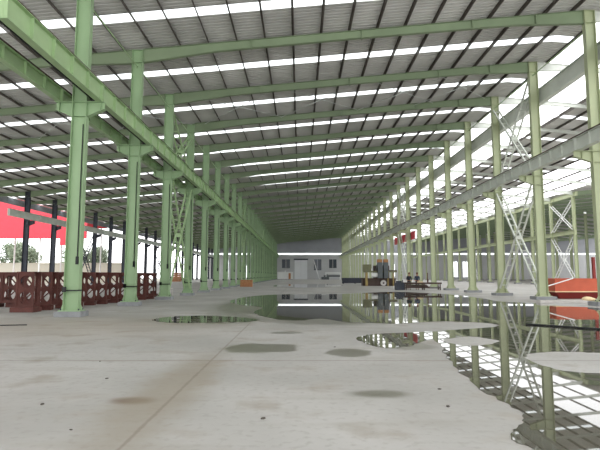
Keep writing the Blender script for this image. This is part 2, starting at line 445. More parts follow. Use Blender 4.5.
# ------------------------------------------------------------------ columns
def plinth(x, y, hx, hy, h, label):
    mb = MB(); mb.box(-hx, hx, -hy, hy, 0, h)
    o = mb.build('concrete_plinth', 'concrete_block', bevel=.015); o.location = (x, y, 0)
    return tag(o, label, 'plinth', 'concrete plinths under the columns')
def i_shaft(mb, h, depth=.56, fw=.30, tf=.022, tw=.016, z0=.24):
    hd = depth/2
    mb.box(-hd, -hd+tf, -fw/2, fw/2, z0, h); mb.box(hd-tf, hd, -fw/2, fw/2, z0, h)
    mb.box(-hd+tf, hd-tf, -tw/2, tw/2, z0, h)
def bracket(side, ztop, ext=.95):
    mb = MB(); x0 = side*.28; x1 = side*ext
    # tapered web with flanges
    prof = [(x0, ztop), (x1, ztop), (x1, ztop-.28), (x0, ztop-.58)]
    if side < 0: prof = prof[::-1]
    mb.prism_y(prof, -.008, .008)
    a, b_ = min(x0, x1), max(x0, x1)
    mb.box(a, b_, -.15, .15, ztop-.02, ztop)
    mb.hexa([(x0,-.12,ztop-.60),(x1,-.12,ztop-.30),(x1,.12,ztop-.30),(x0,.12,ztop-.60),(x0,-.12,ztop-.58),(x1,-.12,ztop-.28),(x1,.12,ztop-.28),(x0,.12,ztop-.58)])
    mb.box(side*.80-.008, side*.80+.008, -.12, .12, ztop-.40, ztop-.02)
    return mb
def make_column(h, m, zb, sides, gus, details=True, ext=.95, depth=.56):
    c = empty('steel_column', (0, 0, 0), 'x', 'column', None)
    mb = MB(); i_shaft(mb, h, depth)
    for z in (zb, zb-.58, h-.02, h-.70):          # web stiffeners
        q = depth/2-.022; mb.box(-q, q, -.14, -.008, z-.012, z); mb.box(-q, q, .008, .14, z-.012, z)
    mb.build('shaft', m, c)
    mb = MB(); mb.box(-gus, gus, -.24, .24, .20, .24); bpl = mb.build('base_plate', m, c)
    for sgn in (-1, 1):
        mb = MB(); pr = [(sgn*depth/2, .24), (sgn*(gus-.02), .24), (sgn*(gus-.02), .30), (sgn*depth/2, .62)]
        mb.prism_y(pr if sgn > 0 else pr[::-1], -.012, .012); mb.build('gusset', m, c)
    for sgn in sides: bracket(sgn, zb, ext).build('bracket', m, c)
    if details:
        mb = MB()
        for px in (-gus+.08, gus-.08):
            for py in (-.17, .17): mb.tube((px, py, .235), (px, py, .30), .025, 6)
        mb.build('anchor_bolts', 'dark_steel', bpl)
    return c
ZBL = 6.74 + EYE; ZBR = 6.42 + EYE
proto = make_column(zt(XL)-.02, 'green', ZBL, (-1, 1), .42)
nm = 'left-hand'
for k in range(3, K_END+1):
    c = proto if k == 3 else copy_tree(proto)
    c.location = (XL, yk(k), 0)
    tag(c, 'green steel column in the left row, %s counted from the camera' % ORD[k-3], 'column', 'left row of green columns')
    plinth(XL, yk(k), .50, .37, .20, 'grey concrete plinth under the %s column of the left row' % ORD[k-3])
    if k <= 8:                                     # wire band, socket box and conduit low on the shaft
        mb = MB(); z = .95
        mb.box(-.30, .30, -.165, -.155, z, z+.05); mb.box(-.295, -.285, -.155, .16, z, z+.05); mb.box(.285, .295, -.155, .16, z, z+.05)
        mb.build('cable_band', 'cable', c)
        mb = MB(); mb.box(-.30, -.16, -.23, -.155, z-.04, z+.16); mb.build('socket_box', 'cable', c, bevel=.01)
        mb = MB(); mb.box(.10, .20, -.10, -.012, 1.95, 2.25); mb.build('switch_box', 'cable', c, bevel=.01)
        mb = MB(); mb.tube((.15, -.05, 2.25), (.15, -.05, 7.4), .02, 8); mb.build('conduit', 'cable', c)
proto = make_column(zt(XR)-.02, 'olive', ZBR, (-1,), .48, True, 1.2)
c = copy_tree(proto); c.location = (XR, yk(3), 0)
tag(c, 'pale olive-green steel column of the right row just beyond the right edge of view', 'column', 'right row of green columns')
plinth(XR, yk(3), .66, .46, .20, 'concrete plinth of the right-row column just beyond the right edge of view')
for k in range(4, K_END+1):
    c = proto if k == 4 else copy_tree(proto)
    c.location = (XR, yk(k), 0)
    tag(c, 'pale olive-green steel column in the right row, %s counted from the camera' % ORD[k-4], 'column', 'right row of green columns')
    plinth(XR, yk(k), .66, .46, .20, 'concrete plinth under the %s column of the right row' % ORD[k-4])
proto = make_column(zt(XV)-.75, 'olive', 7.2, (), .42, False, depth=.42)
for k in range(11, K_END+1):
    c = proto if k == 11 else copy_tree(proto)
    c.location = (XV, yk(k), 0)
    tag(c, 'pale column in the second row behind the right row, %s counted from the camera' % ORD[k-11], 'column', 'second row of columns on the right')
    plinth(XV, yk(k), .54, .42, .20, 'concrete plinth under the %s column of the second right row' % ORD[k-11])
proto = make_column(zt(XF)-.75, 'olive', 7.2, (), .42, False)
for k in range(17, K_END+1):
    c = proto if k == 17 else copy_tree(proto)
    c.location = (XF, yk(k), 0)
    tag(c, 'distant pale column in the third row far to the right, %s counted from the camera' % ORD[k-17], 'column', 'third row of columns on the right')
    plinth(XF, yk(k), .54, .42, .20, 'concrete plinth under the %s column of the distant third right row' % ORD[k-17])
proto = make_column(zt(XO)-.02, 'dark_steel', 6.9+EYE-.6, (1,), .42, False)  # silhouette against the daylight is painted into these columns
for k in range(9, K_END+1):
    c = proto if k == 9 else copy_tree(proto)
    c.location = (XO, yk(k), 0)
    tag(c, 'outer column coloured as a dark backlit silhouette on the open left side, %s counted from the left edge' % ORD[k-9], 'column', 'outer columns on the left side')
    plinth(XO, yk(k), .54, .42, .20, 'concrete plinth under the %s dark outer column on the left' % ORD[k-9])

# ------------------------------------------------------------------ crane girders, one per bay
def girder_parts(L_, h, fw):
    w = MB(); w.box(-.007, .007, .02, L_-.02, .02, h-.02)
    t = MB(); t.box(-fw/2, fw/2, .01, L_-.01, h-.02, h)
    b_ = MB(); b_.box(-fw/2, fw/2, .01, L_-.01, 0, .02)
    st = []
    for i in range(6):
        y = .04+(L_-.08)*i/5; s_ = MB()
        s_.box(-fw/2+.015, -.007, y-.011, y+.011, .02, h-.02); s_.box(.007, fw/2-.015, y-.011, y+.011, .02, h-.02); st.append(s_)
    return w, t, b_, st
def girder_line(x, z, h, fw, m, k0, k1, row, group, near):
    near_p = empty('crane_girder', (0, 0, 0), 'x', 'girder', group)
    w, t, b_, st = girder_parts(BAY, h, fw)
    wb = w.build('web', m, near_p); t.build('top_flange', m, near_p); b_.build('bottom_flange', m, near_p)
    for s_ in st: s_.build('stiffener', m, wb)
    far_o = None; n = 0
    for k in range(k0, k1):
        if n < near:
            g = near_p if n == 0 else copy_tree(near_p)
        else:
            if far_o is None:
                mb = MB()
                mb.box(-.007, .007, .02, BAY-.02, .02, h-.02); mb.box(-fw/2, fw/2, .01, BAY-.01, h-.02, h); mb.box(-fw/2, fw/2, .01, BAY-.01, 0, .02)
                for i in range(6):
                    y = .04+(BAY-.08)*i/5
                    mb.box(-fw/2+.015, -.007, y-.011, y+.011, .02, h-.02); mb.box(.007, fw/2-.015, y-.011, y+.011, .02, h-.02)
                far_o = mb.build('crane_girder', m); g = far_o
            else:
                g = far_o.copy(); COL.objects.link(g)
        g.location = (x, yk(k), z)
        tag(g, row % ORD[n], 'girder', group); n += 1
girder_line(XL+.76, ZBL, .72, .26, 'girder', 2, K_END, 'green crane girder on the nave side of the left columns, %s span from the camera', 'crane girders on the nave side of the left row', 8)
girder_line(XL-.82, ZBL, .54, .22, 'girder', 2, K_END, 'green crane girder on the outer side of the left columns, %s span from the camera', 'crane girders on the outer side of the left row', 8)
girder_line(XR-1.02, ZBR, .70, .30, 'girder_hazed', 3, K_END, 'grey-green crane girder along the right column row, %s span from the camera', 'crane girders along the right row', 8)
def rail(x, z, y0, label):
    mb = MB(); L_ = YEND-y0
    mb.box(-.05, .05, 0, L_, 0, .02); mb.box(-.012, .012, 0, L_, .02, .09); mb.box(-.035, .035, 0, L_, .09, .13)
    o = mb.build('crane_rail', 'rust_dark'); o.location = (x, y0, z); tag(o, label, 'rail', 'crane rails')
rail(XL+.76, ZBL+.72, yk(2), 'steel crane rail on top of the nave-side girder of the left row')
rail(XL-.82, ZBL+.54, yk(2), 'steel crane rail on top of the outer girder of the left row')
rail(XR-1.02, ZBR+.70, yk(3), 'steel crane rail on top of the right-row girder')
mb = MB()
for dx in (0, .09): mb.box(XL+.42+dx, XL+.46+dx, yk(2), YEND, ZBL+.10, ZBL+.16)
for k in range(3, K_END+1): mb.box(XL+.40, XL+.57, yk(k)-.04, yk(k)+.04, ZBL+.0, ZBL+.10)
tag(mb.build('conductor_rail', 'cable'), 'pair of dark conductor bars running between the left columns and the nave-side crane girder', 'conductor rail')

# longitudinal members
def ibeam_y(name, x, z, h, fw, y0, y1, m, label, cat):
    mb = MB(); L_ = y1-y0
    mb.box(-.01, .01, 0, L_, .02, h-.02); mb.box(-fw/2, fw/2, 0, L_, 0, .025); mb.box(-fw/2, fw/2, 0, L_, h-.025, h)
    n = int(L_/BAY)
    for i in range(n+1): mb.box(-fw/2+.02, fw/2-.02, i*BAY, i*BAY+.02, .02, h-.02) if i*BAY+.02 < L_ else None
    o = mb.build(name, m); o.location = (x, y0, z); return tag(o, label, cat)
ibeam_y('gutter_beam', XR+.46, 11.25+EYE, 1.0, .34, yk(3)+1, YEND, 'girder_hazed', 'deep grey-green longitudinal beam high on the outer side of the right columns, below the roof edge', 'beam')
ibeam_y('crane_beam', XV-.45, 5.75+EYE, .6, .3, yk(11)-1, YEND, 'olive', 'pale longitudinal beam at mid height along the second right column row', 'beam')
ibeam_y('eave_beam', XV, zt(XV)-.74, .6, .3, yk(11)-1, YEND, 'olive', 'pale longitudinal beam at the top of the second right column row', 'beam')
ibeam_y('side_beam', XO+.75, 6.35+EYE, .75, .3, yk(9)-5, YEND, 'girder_hazed', 'grey longitudinal beam along the open left side on the dark outer columns', 'beam')
mb = MB(); mb.tube((XL, yk(2)+1, zt(XL)-.95), (XL, YEND, zt(XL)-.95), .03, 10)
tag(mb.build('eave_tie_pipe', 'girder'), 'thin green tie pipe linking the tops of the left columns', 'pipe')
mb = MB(); mb.tube((XR, yk(4), zt(XR)-.95), (XR, YEND, zt(XR)-.95), .03, 10)
tag(mb.build('eave_tie_pipe', 'girder'), 'thin green tie pipe linking the tops of the right columns', 'pipe')
mb = MB(); mb.box(-35.95, -35.85, yk(7), YEND+.3, 8.75+EYE, zt(-35.9)+PUR)
for i in range(110): mb.box(-35.85, -35.82, yk(7)+i*1.2, yk(7)+i*1.2+.1, 8.76+EYE, zt(-35.9)+PUR-.05)
struct('trim_1', mb, 'dark_clad')

# ------------------------------------------------------------------ lattice cross braces
def lattice(a, b_, sep=.42):
    mb = MB(); a = Vector(a); b_ = Vector(b_)
    for sx in (-1, 1):
        off = Vector((sx*sep/2, 0, 0)); mb.bar(a+off, b_+off, .10, .10, (1, 0, 0))
    L_ = (b_-a).length; n = max(2, int(L_/.62))
    for i in range(n):
        p = a.lerp(b_, (i+.5)/n); q = a.lerp(b_, min(1, (i+1.0)/n))
        mb.bar(p-Vector((sep/2, 0, 0)), p+Vector((sep/2, 0, 0)), .05, .06, (0, 0, 1))
    return mb
def brace(x, k, z0, z1, m, label):
    e = empty('cross_brace', (x, yk(k), 0), label, 'brace', 'lattice cross braces between columns')
    g = .20
    lattice((0, g+.0, z0), (0, BAY-g, z1)).build('diagonal', m, e)
    lattice((0, BAY-g, z0), (0, g, z1)).build('diagonal', m, e)
    mb = MB(); zc = (z0+z1)/2; mb.box(-.20, .20, BAY/2-.13, BAY/2+.13, zc-.13, zc+.13)
    mb.build('center_plate', m, e)
far_w = {5: 'nearest', 11: 'second nearest', 17: 'third nearest', 23: 'farthest'}
for k in (5, 11, 17, 23):
    brace(XL, k, .55, ZBL-.15, 'girder', '%s green lattice cross brace low between two left-row columns' % far_w[k])
    brace(XL, k, ZBL+.2, zt(XL)-1.2, 'girder', '%s green lattice cross brace above the girder in the left row' % far_w[k])
    brace(XR, k, .55, ZBR-.15, 'girder_hazed', '%s pale lattice cross brace low between two right-row columns' % far_w[k])
    brace(XR, k, ZBR+.2, zt(XR)-1.2, 'girder_hazed', '%s pale lattice cross brace above the girder in the right row' % far_w[k])
brace(XV, 11, .55, 7.0, 'white', 'nearest white lattice cross brace in the second right row, behind the red skip')
brace(XV, 11, 8.0, zt(XV)-1.3, 'white', 'white lattice cross brace high in the second right row above the red skip')
brace(XV, 17, .55, 7.0, 'white', 'farther white lattice cross brace low in the second right row')
brace(XO, 11, .55, 7.6, 'dark_steel', 'nearest dark lattice cross brace on the open left side')
brace(XO, 17, .55, 7.6, 'dark_steel', 'farther dark lattice cross brace on the open left side')

# roof cross rods in the fifth bay
n = 0
for x0 in (-26.5, -20.5, -14.5, -7.5, -1.5, 4.5, 9.0):
    x1 = x0+6 if x0 < 9 else 14.6
    mb = MB(); y0, y1 = yk(5)+.15, yk(6)-.15
    za, zb = zt(x0)-.12, zt(x1)-.12
    mb.tube((x0, y0, za), (x1, y1, zb), .022, 6); mb.tube((x0, y1, za-.05), (x1, y0, zb-.05), .022, 6)
    tag(mb.build('cross_rod', 'chrome'), 'crossed thin pale tie rods under the roof, nearest braced bay, %s from left' % ORD[n], 'tie rod', 'crossed roof tie rods'); n += 1

# ------------------------------------------------------------------ rusty cellular frames on the left
def holed_plate(w, h, holes, t, seg=20):
    bm = bmesh.new(); ed = []
    def loop(pts):
        vs = [bm.verts.new(p) for p in pts]
        return [bm.edges.new((vs[i], vs[(i+1) % len(vs)])) for i in range(len(vs))]
    ed += loop([(0,0,0),(w,0,0),(w,0,h),(0,0,h)])
    for cx, cz, rx, rz_ in holes:
        ed += loop([(cx+rx*math.cos(a*2*math.pi/seg), 0, cz+rz_*math.sin(a*2*math.pi/seg)) for a in range(seg)])
    bmesh.ops.triangle_fill(bm, edges=ed, use_beauty=True)
    r = bmesh.ops.extrude_face_region(bm, geom=bm.faces[:])
    bmesh.ops.translate(bm, verts=[v for v in r['geom'] if isinstance(v, bmesh.types.BMVert)], vec=(0, t, 0))
    mb = MB(); mb.bm.free(); mb.bm = bm; return mb
def make_frame(W=.70, H=1.48, D=.55):
    f = empty('cellular_frame', (0, 0, 0), 'x', 'steel frame', 'rusty cellular frames')
    holes = [(W*.53, H*.71, W*.37, H*.185), (W*.53, H*.265, W*.37, H*.185)]
    holed_plate(W, H, holes, .025).build('front_plate', 'rust', f)
    o = holed_plate(W, H, holes, .025).build('back_plate', 'rust', f); o.location = (.06, D, 0)
    for nm_, z in (('bottom_plate', 0), ('top_plate', H-.025)):
        mb = MB(); mb.box(0, W+.06, .026, D-.001, z, z+.025); mb.build(nm_, 'rust', f)
    mb = MB(); mb.bar((W-.04, D*.5, H*.52), (.1, D*.5, H*.93), .05, .05); mb.bar((.08, D*.5, H*.1), (W-.08, D*.5, H*.47), .05, .05); mb.build('diagonal_strut', 'rust', f)
    mb = MB()
    for z in (0, H*.475, H-.05): mb.box(0, W, -.04, 0, z, z+.05)
    mb.box(0, .05, -.04, 0, .05, H*.475); mb.box(0, .05, -.04, 0, H*.475+.05, H-.05)
    mb.box(W-.04, W, -.04, 0, .05, H*.475); mb.box(W-.04, W, -.04, 0, H*.475+.05, H-.05); mb.build('edge_angle', 'rust', f)
    return f
fr = make_frame(); first = True
n = 0
def lay(x, y, rz, label):
    global first
    f = fr if first else copy_tree(fr); first = False
    f.location = (x, y, .21); f.rotation_euler = (0, 0, rz); tag(f, label)
    return f
def block(x, y, rz, hx, hy, label):
    mb = MB(); mb.box(-hx, hx, -hy, hy, 0, .208); o = mb.build('dunnage_block', 'rust', bevel=.01)
    o.location = (x, y, 0); o.rotation_euler = (0, 0, rz); tag(o, label, 'block', 'rust-brown support blocks')
A = Vector((-11.85, 21.0)); B = Vector((-9.95, 33.6)); N_ = 11
d_ = (B-A)/N_; ang = math.atan2(d_.y, d_.x)
pn = Vector((-d_.y, d_.x)).normalized()
for i in range(N_):
    p = A + d_*i
    lay(p.x-.02, p.y+.1, .12, 'rust-brown steel frame with round holes in the long row, %s from the camera' % ORD[i])
    c = p + Vector((.36, .4))
    if i == 0: c = p+Vector((.34, .35)); block(c.x-.06, c.y, 0, .50, .34, 'wide rust-brown block under the nearest holed frame of the long row')
    else: block(c.x, c.y, .12, .25, .2, 'rust-brown support block under the %s frame of the long row' % ORD[i])
for i in range(3):
    x = -15.2 + i*.82
    lay(x, 24.4-.1*i, .12, 'rust-brown holed steel frame facing the camera at the left edge, %s from left' % ORD[i])
    block(x+.37, 24.75-.1*i, 0, .25, .2, 'rust-brown support block under the %s frame at the left edge' % ORD[i])

# small stuff at the end of the frame row
mb = MB(); mb.box(-.35, .35, -.25, .25, 0, .22); mb.box(-.12, .2, -.15, .15, .22, .42)
o = mb.build('cast_bracket', 'rust_dark', bevel=.02); o.location = (-10.6, 36.2, 0); tag(o, 'dark rusty casting on the floor just past the end of the holed frames', 'casting')
mb = MB()
for x in (-.5, .46): mb.box(x, x+.04, -.3, -.26, 0, .5); mb.box(x, x+.04, .26, .3, 0, .5)
mb.box(-.5, .5, -.3, .3, .5, .56)
o = mb.build('low_stand', 'kerb'); o.location = (-10.2, 38.2, 0); tag(o, 'small pale low stand beside the third column of the left row', 'stand')

def crate(name, x, y, w, dd, h, m, label, rz=0):
    c = empty(name, (x, y, 0), label, 'crate', None, rz)
    nb = 5; bh = h/nb
    mb = MB()
    for i in range(nb):
        z0_, z1_ = i*bh+.02, (i+1)*bh-.01
        mb.box(-w/2, w/2, -dd/2, -dd/2+.04, z0_, z1_); mb.box(-w/2, w/2, dd/2-.04, dd/2, z0_, z1_)
        mb.box(-w/2, -w/2+.04, -dd/2+.04, dd/2-.04, z0_, z1_); mb.box(w/2-.04, w/2, -dd/2+.04, dd/2-.04, z0_, z1_)
    mb.build('side_boards', m, c)
    mb = MB(); mb.box(-w/2-.03, w/2+.03, -dd/2-.03, dd/2+.03, h-.01, h+.05); mb.build('lid', m, c)
    mb = MB()
    for x_ in (-w/2-.03, w/2-.09): mb.box(x_, x_+.12, -dd/2-.03, -dd/2, 0, h-.01)
    mb.build('corner_batten', m, c)
crate('timber_crate', -28.9, 118, 1.9, 1.4, 2.0, 'timber', 'brown timber crate far back by the open left side')
crate('timber_crate', -7.05, 66.6, 1.5, 1.2, .85, 'timber', 'orange-brown timber crate standing in front of the left row, middle of the hall')

# ------------------------------------------------------------------ red skip on the right
sk = empty('steel_skip', (18.25, 33.9, 0), 'large orange-red steel skip behind the right column row', 'skip')
mb = MB(); w, dd = 1.66, 1.15
mb.box(-w, w, -dd, -dd+.05, .50, 1.26); mb.box(-w, w, dd-.05, dd, .50, 1.26); mb.box(-w, -w+.05, -dd+.05, dd-.05, .50, 1.26); mb.box(w-.05, w, -dd+.05, dd-.05, .50, 1.26)
mb.build('upper_body', 'redskip', sk)
mb = MB(); mb.box(-w-.04, w+.04, -dd-.05, dd+.05, .44, .50); mb.build('ledge', 'cream', sk)
mb = MB(); mb.hexa([(-w+.45,-dd+.3,0),(w-.3,-dd+.3,0),(w-.3,dd-.3,0),(-w+.45,dd-.3,0),(-w+.06,-dd+.02,.44),(w-.02,-dd+.02,.44),(w-.02,dd-.02,.44),(-w+.06,dd-.02,.44)])
mb.build('tapered_hopper', 'reddark', sk)
mb = MB()
for a in (-dd-.04, dd-.04): mb.box(-w-.03, w+.03, a, a+.08, 1.26, 1.32)
for a in (-w-.03, w-.05): mb.box(a, a+.08, -dd+.04, dd-.04, 1.26, 1.32)
mb.build('rim', 'redskip', sk)
mb = MB(); mb.box(w-.16, w+.0, -.1, .06, 1.27, 2.75); mb.build('corner_post', 'reddark', sk)
mb = MB(); mb.tube((15.8, 32.1, .85), (17.6, 32.45, 1.33), .035, 8)
mb.tube((17.6, 32.45, 1.33), (17.62, 32.68, 1.35), .035, 8)
tag(mb.build('bent_tube', 'white'), 'thin white tube leaning from the right-row column against the red skip', 'tube')
mb = MB(); mb.box(-1.3, 1.3, -.35, .35, 0, .14); o = mb.build('concrete_kerb', 'kerb', bevel=.03); o.location = (14.6, 28.1, 0); o.rotation_euler[2] = -.12
tag(o, 'pale concrete kerb slab at the puddle edge in front of the red skip', 'kerb')
mb = MB(); mb.ball((0, 0, .13), .34, 3, (1.0, .55, .40)); mb.ball((.3, .03, .10), .2, 3, (1, .7, .5))
o = mb.build('sack', 'cream', smooth=True); o.location = (17.2, 30.2, 0); tag(o, 'cream sack lying on the floor in front of the red skip', 'sack')
mb = MB(); mb.tube((7.05, 15.85, .03), (12.4, 10.4, .03), .024, 10)
tag(mb.build('steel_rod', 'cable'), 'long dark rod lying across the standing water on the right', 'rod')

mb = MB(); mb.tube((-10.2, 15.35, .016), (-8.45, 15.7, .016), .015, 8)
tag(mb.build('steel_rod', 'cable'), 'short thin dark rod lying on dry concrete at the left edge of the floor', 'rod')
# ------------------------------------------------------------------ bench and two workers
bn = empty('steel_bench', (12.85, 52.3, 0), 'long rusty brown steel bench near the right column row, workers behind it', 'bench')
mb = MB(); mb.box(-2.1, 1.75, -.5, .5, .62, .78); mb.build('bench_top', 'rust_dark', bn)
for x_ in (-1.95, -.1, 1.55):
    for y_ in (-.42, .32):
        mb = MB(); mb.box(x_, x_+.1, y_, y_+.1, 0, .619); mb.build('leg', 'rust_dark', bn)
mb = MB(); mb.box(-1.9, 1.6, -.30, .30, .2, .26); mb.build('lower_shelf', 'rust_dark', bn)
for i, (a, b_, c, z) in enumerate([(-1.9, .5, -.22, .26), (-1.6, .6, -.04, .26), (-1.7, .3, .14, .26), (-1.8, .4, -.13, .361), (-1.85, .2, .05, .361), (-1.75, .3, -.05, .462)]):
    mb = MB(); mb.bar((12.85+a, 52.3+c, z+.055), (12.85+b_, 52.3+c+.05, z+.055), .14, .10)
    tag(mb.build('steel_offcut', 'machine_brown'), 'dark steel bar stacked on the shelf under the rusty bench, %s of six' % ORD[i], 'steel bar', 'bars under the bench')
mb = MB(); mb.box(-.42, .42, -.5, .5, .0, .75); mb.box(-.3, .2, -.3, .3, .75, .95); mb.tube((.3, -.2, .75), (.3, -.2, 1.05), .05, 10)
o = mb.build('welding_power_unit', 'dark_steel', bevel=.03); o.location = (10.3, 52.2, 0); tag(o, 'dark grey welding power unit standing at the left end of the rusty bench', 'welding unit')
mb = MB(); mb.box(-.06, .06, -.06, .06, 0, .3)
mb.tube((0, 0, .3), (0, 0, 1.0), .045, 8)
o = mb.build('clamp_post', 'rust'); o.location = (13.3, 52.4, .78); tag(o, 'thin red-brown upright clamp post standing on the bench', 'clamp')
mb = MB(); mb.box(-.28, .28, -.2, .2, 0, .1); o = mb.build('cloth_bundle', 'cream', bevel=.03); o.location = (12.45, 52.2, .78)
tag(o, 'pale pinkish bundle lying on the bench between the workers and the clamp', 'bundle')

def skin_mesh(name, verts, edges, radii, m, parent, root=0):
    me = bpy.data.meshes.new(name); me.from_pydata(verts, edges, []); me.materials.append(M[m])
    o = bpy.data.objects.new(name, me); COL.objects.link(o); o.parent = parent
    md = o.modifiers.new('skin', 'SKIN'); md.use_smooth_shade = True
    sv = me.skin_vertices[0].data
    for i, r in enumerate(radii): sv[i].radius = (r, r) if not isinstance(r, tuple) else r
    sv[root].use_root = True
    sb = o.modifiers.new('sub', 'SUBSURF'); sb.levels = 2; sb.render_levels = 2
    return o
def person(x, y, rz, label, jacket, hatm, lean):
    p = empty('person', (x, y, 0), label, 'person', None, rz)
    ln = lean
    V = [(0,0,.94),(0,ln*.3,1.15),(0,ln*.7,1.36),(0,ln,1.48),(0,ln+.03,1.56),(0,ln+.05,1.66),(0,ln+.05,1.74)]
    R = [.13,(.15,.115),(.165,.115),.06,.055,.092,.06]
    E = [(i, i+1) for i in range(6)]
    def chain(start, pts, rs):
        prev = start
        for q, r in zip(pts, rs):
            V.append(q); R.append(r); E.append((prev, len(V)-1)); prev = len(V)-1
        return prev
    for s in (-1, 1):
        chain(0, [(s*.10,0,.86),(s*.11,.03,.48),(s*.115,-.01,.09),(s*.12,.14,.045)], [.088,.058,.045,.04])
        w = chain(2, [(s*.20,ln*.8,1.39),(s*.25,ln+.02,1.13),(s*.20,ln+.22,.98),(s*.19,ln+.29,.96)], [.06,.047,.036,.034])
        for j in range(4):
            bx = s*.19+(j-1.5)*.022
            chain(w, [(bx,ln+.335,.955),(bx,ln+.375-.008*abs(j-1.5),.935)], [.010,.008])
        chain(w, [(s*.15,ln+.315,.955),(s*.145,ln+.345,.945)], [.011,.009])
    skin_mesh('body', V, E, R, 'skin', p)
    # jacket
    V = [(0,0,.90),(0,ln*.3,1.15),(0,ln*.7,1.36),(0,ln,1.46)]; R = [(.165,.14),(.175,.135),(.185,.135),.08]; E = [(0,1),(1,2),(2,3)]
    for s in (-1, 1): chain(2, [(s*.20,ln*.8,1.39),(s*.25,ln+.02,1.13),(s*.20,ln+.20,.985)], [.075,.060,.048])
    skin_mesh('jacket', V, E, R, jacket, p)
    V = [(0,0,.96)]; R = [(.15,.13)]; E = []
    for s in (-1, 1): chain(0, [(s*.10,0,.86),(s*.11,.03,.48),(s*.115,-.01,.12)], [.102,.075,.062])
    skin_mesh('trousers', V, E, R, 'workwear', p)
    for s in (-1, 1):
        mb = MB(); mb.ball((s*.12, .06, .045), .1, 2, (.5, 1.35, .5)); mb.build('shoe', 'cable', p, smooth=True)
        mb = MB(); mb.ball((s*.034, ln+.135, 1.685), .012, 1); mb.build('eye', 'hair', p)
        mb = MB(); mb.ball((s*.098, ln+.05, 1.67), .03, 2, (.35, .7, 1)); mb.build('ear', 'skin', p, smooth=True)
    mb = MB(); mb.ball((0, ln+.15, 1.655), .02, 2, (.7, 1, 1.1)); mb.build('nose', 'skin', p, smooth=True)
    mb = MB(); mb.ball((0, ln+.135, 1.615), .025, 2, (1, .35, .3)); mb.build('mouth', 'hat', p, smooth=True)
    mb = MB(); mb.ball((0, ln+.03, 1.70), .108, 2, (.95, 1, .85)); mb.build('hair', 'hair', p, smooth=True)
    mb = MB(); mb.tube((0, ln+.05, 1.745), (0, ln+.05, 1.765), .15, 16); mb.ball((0, ln+.05, 1.755), .118, 2, (1, 1, .8)); mb.build('hat', hatm, p, smooth=False)
person(11.55, 53.35, math.pi, 'person in dark workwear and brown hat standing behind the left end of the bench', 'workwear', 'hat', .10)
person(12.45, 53.45, math.pi*.93, 'person in blue-grey jacket standing behind the middle of the bench', 'workwear_blue', 'hat', .06)

# ------------------------------------------------------------------ welding machine in mid hall
wm = empty('welding_machine', (11.3, 73, 0), 'large brown and ochre gantry welding machine with two orange motors, mid hall right', 'machine')
def part(name, m, *boxes, bevel=.02):
    mb = MB()
    for q in boxes: mb.box(*q)
    return mb.build(name, m, wm, bevel=bevel)
part('bed', 'machine_brown', (-2.3, 2.4, -1.0, 1.0, 0, .95))
part('bed_rail', 'rust_dark', (-2.4, 2.5, -1.1, -.85, .951, 1.08))
part('bed_rail', 'rust_dark', (-2.4, 2.5, .85, 1.1, .951, 1.08))
part('post', 'ochre', (-2.0, -1.65, -1.5, -1.15, 0, 1.92))
part('post', 'ochre', (1.15, 1.35, -1.35, -1.15, .0, 1.92))
part('post', 'ochre', (1.9, 2.1, -1.35, -1.15, .0, 1.92))
part('crossbeam', 'machine_olive', (-2.3, 2.5, -1.55, -1.1, 1.921, 2.12))
part('control_cabinet', 'machine_olive', (-2.3, -1.15, -1.6, -.8, 2.121, 3.05))
part('platform', 'machine_brown', (1.0, 2.5, -1.6, -.7, 2.121, 2.24))
part('carriage', 'machine_brown', (-.75, 1.5, -1.06, -.4, 1.09, 2.9))
part('tower', 'machine_grey', (-.25, .45, -1.75, -1.07, 1.09, 3.35))
part('tower', 'machine_grey', (.62, 1.25, -1.75, -1.07, 1.09, 3.35))
part('motor', 'orange', (-.3, .4, -1.7, -1.1, 3.351, 3.78))
part('motor', 'orange', (.62, 1.25, -1.7, -1.1, 3.351, 3.78))
mb = MB(); mb.tube((-1.2, -1.45, 2.32), (-1.2, -1.0, 2.32), .2, 16); mb.build('flux_hopper', 'white', wm)
mb = MB(); mb.tube((-1.1, -1.3, 1.55), (-.15, -1.3, 1.55), .33, 18); mb.build('gas_tank', 'white', wm)
mb = MB(); mb.tube((.6, -1.35, .42), (.6, -1.05, .42), .40, 22); mb.build('wire_reel', 'kerb', wm)
mb = MB(); mb.tube((.6, -1.40, .42), (.6, -1.36, .42), .12, 14); mb.build('reel_hub', 'machine_brown', wm)
mb = MB()
for i in range(4): mb.tube((-.5+.45*i, -1.6, 2.2), (-.4+.42*i, -1.65, 3.0), .05, 8)
mb.build('feed_tube', 'machine_grey', wm)
cv = empty('roller_conveyor', (9.4, 88, 0), 'long low dark roller conveyor behind the welding machine', 'conveyor')
mb = MB(); mb.box(-2.0, 2.4, -1, -.9, .15, 1.05); mb.box(-2.0, 2.4, .9, 1, .15, 1.05); mb.box(-2.0, 2.4, -.9, .9, .35, .5); mb.build('side_frame', 'dark_steel', cv)
for i in range(9):
    mb = MB(); mb.tube((-1.8+.5*i, -.89, .95), (-1.8+.5*i, .89, .95), .1, 10); mb.build('roller', 'machine_brown', cv)
for x_ in (-1.9, .2, 2.2):
    for y_ in (-.98, .9): mb = MB(); mb.box(x_, x_+.1, y_, y_+.08, 0, .149); mb.build('leg', 'dark_steel', cv)

mb = MB(); mb.box(15.80, 15.82, 68.5, 83.5, 6.5, 7.6); mb.tube((15.81, 68.4, 7.62), (15.81, 83.6, 7.62), .025, 8)
tag(mb.build('cloth_banner', 'redcloth'), 'red cloth banner strung along the outer side of the right columns, deep in the hall', 'banner')
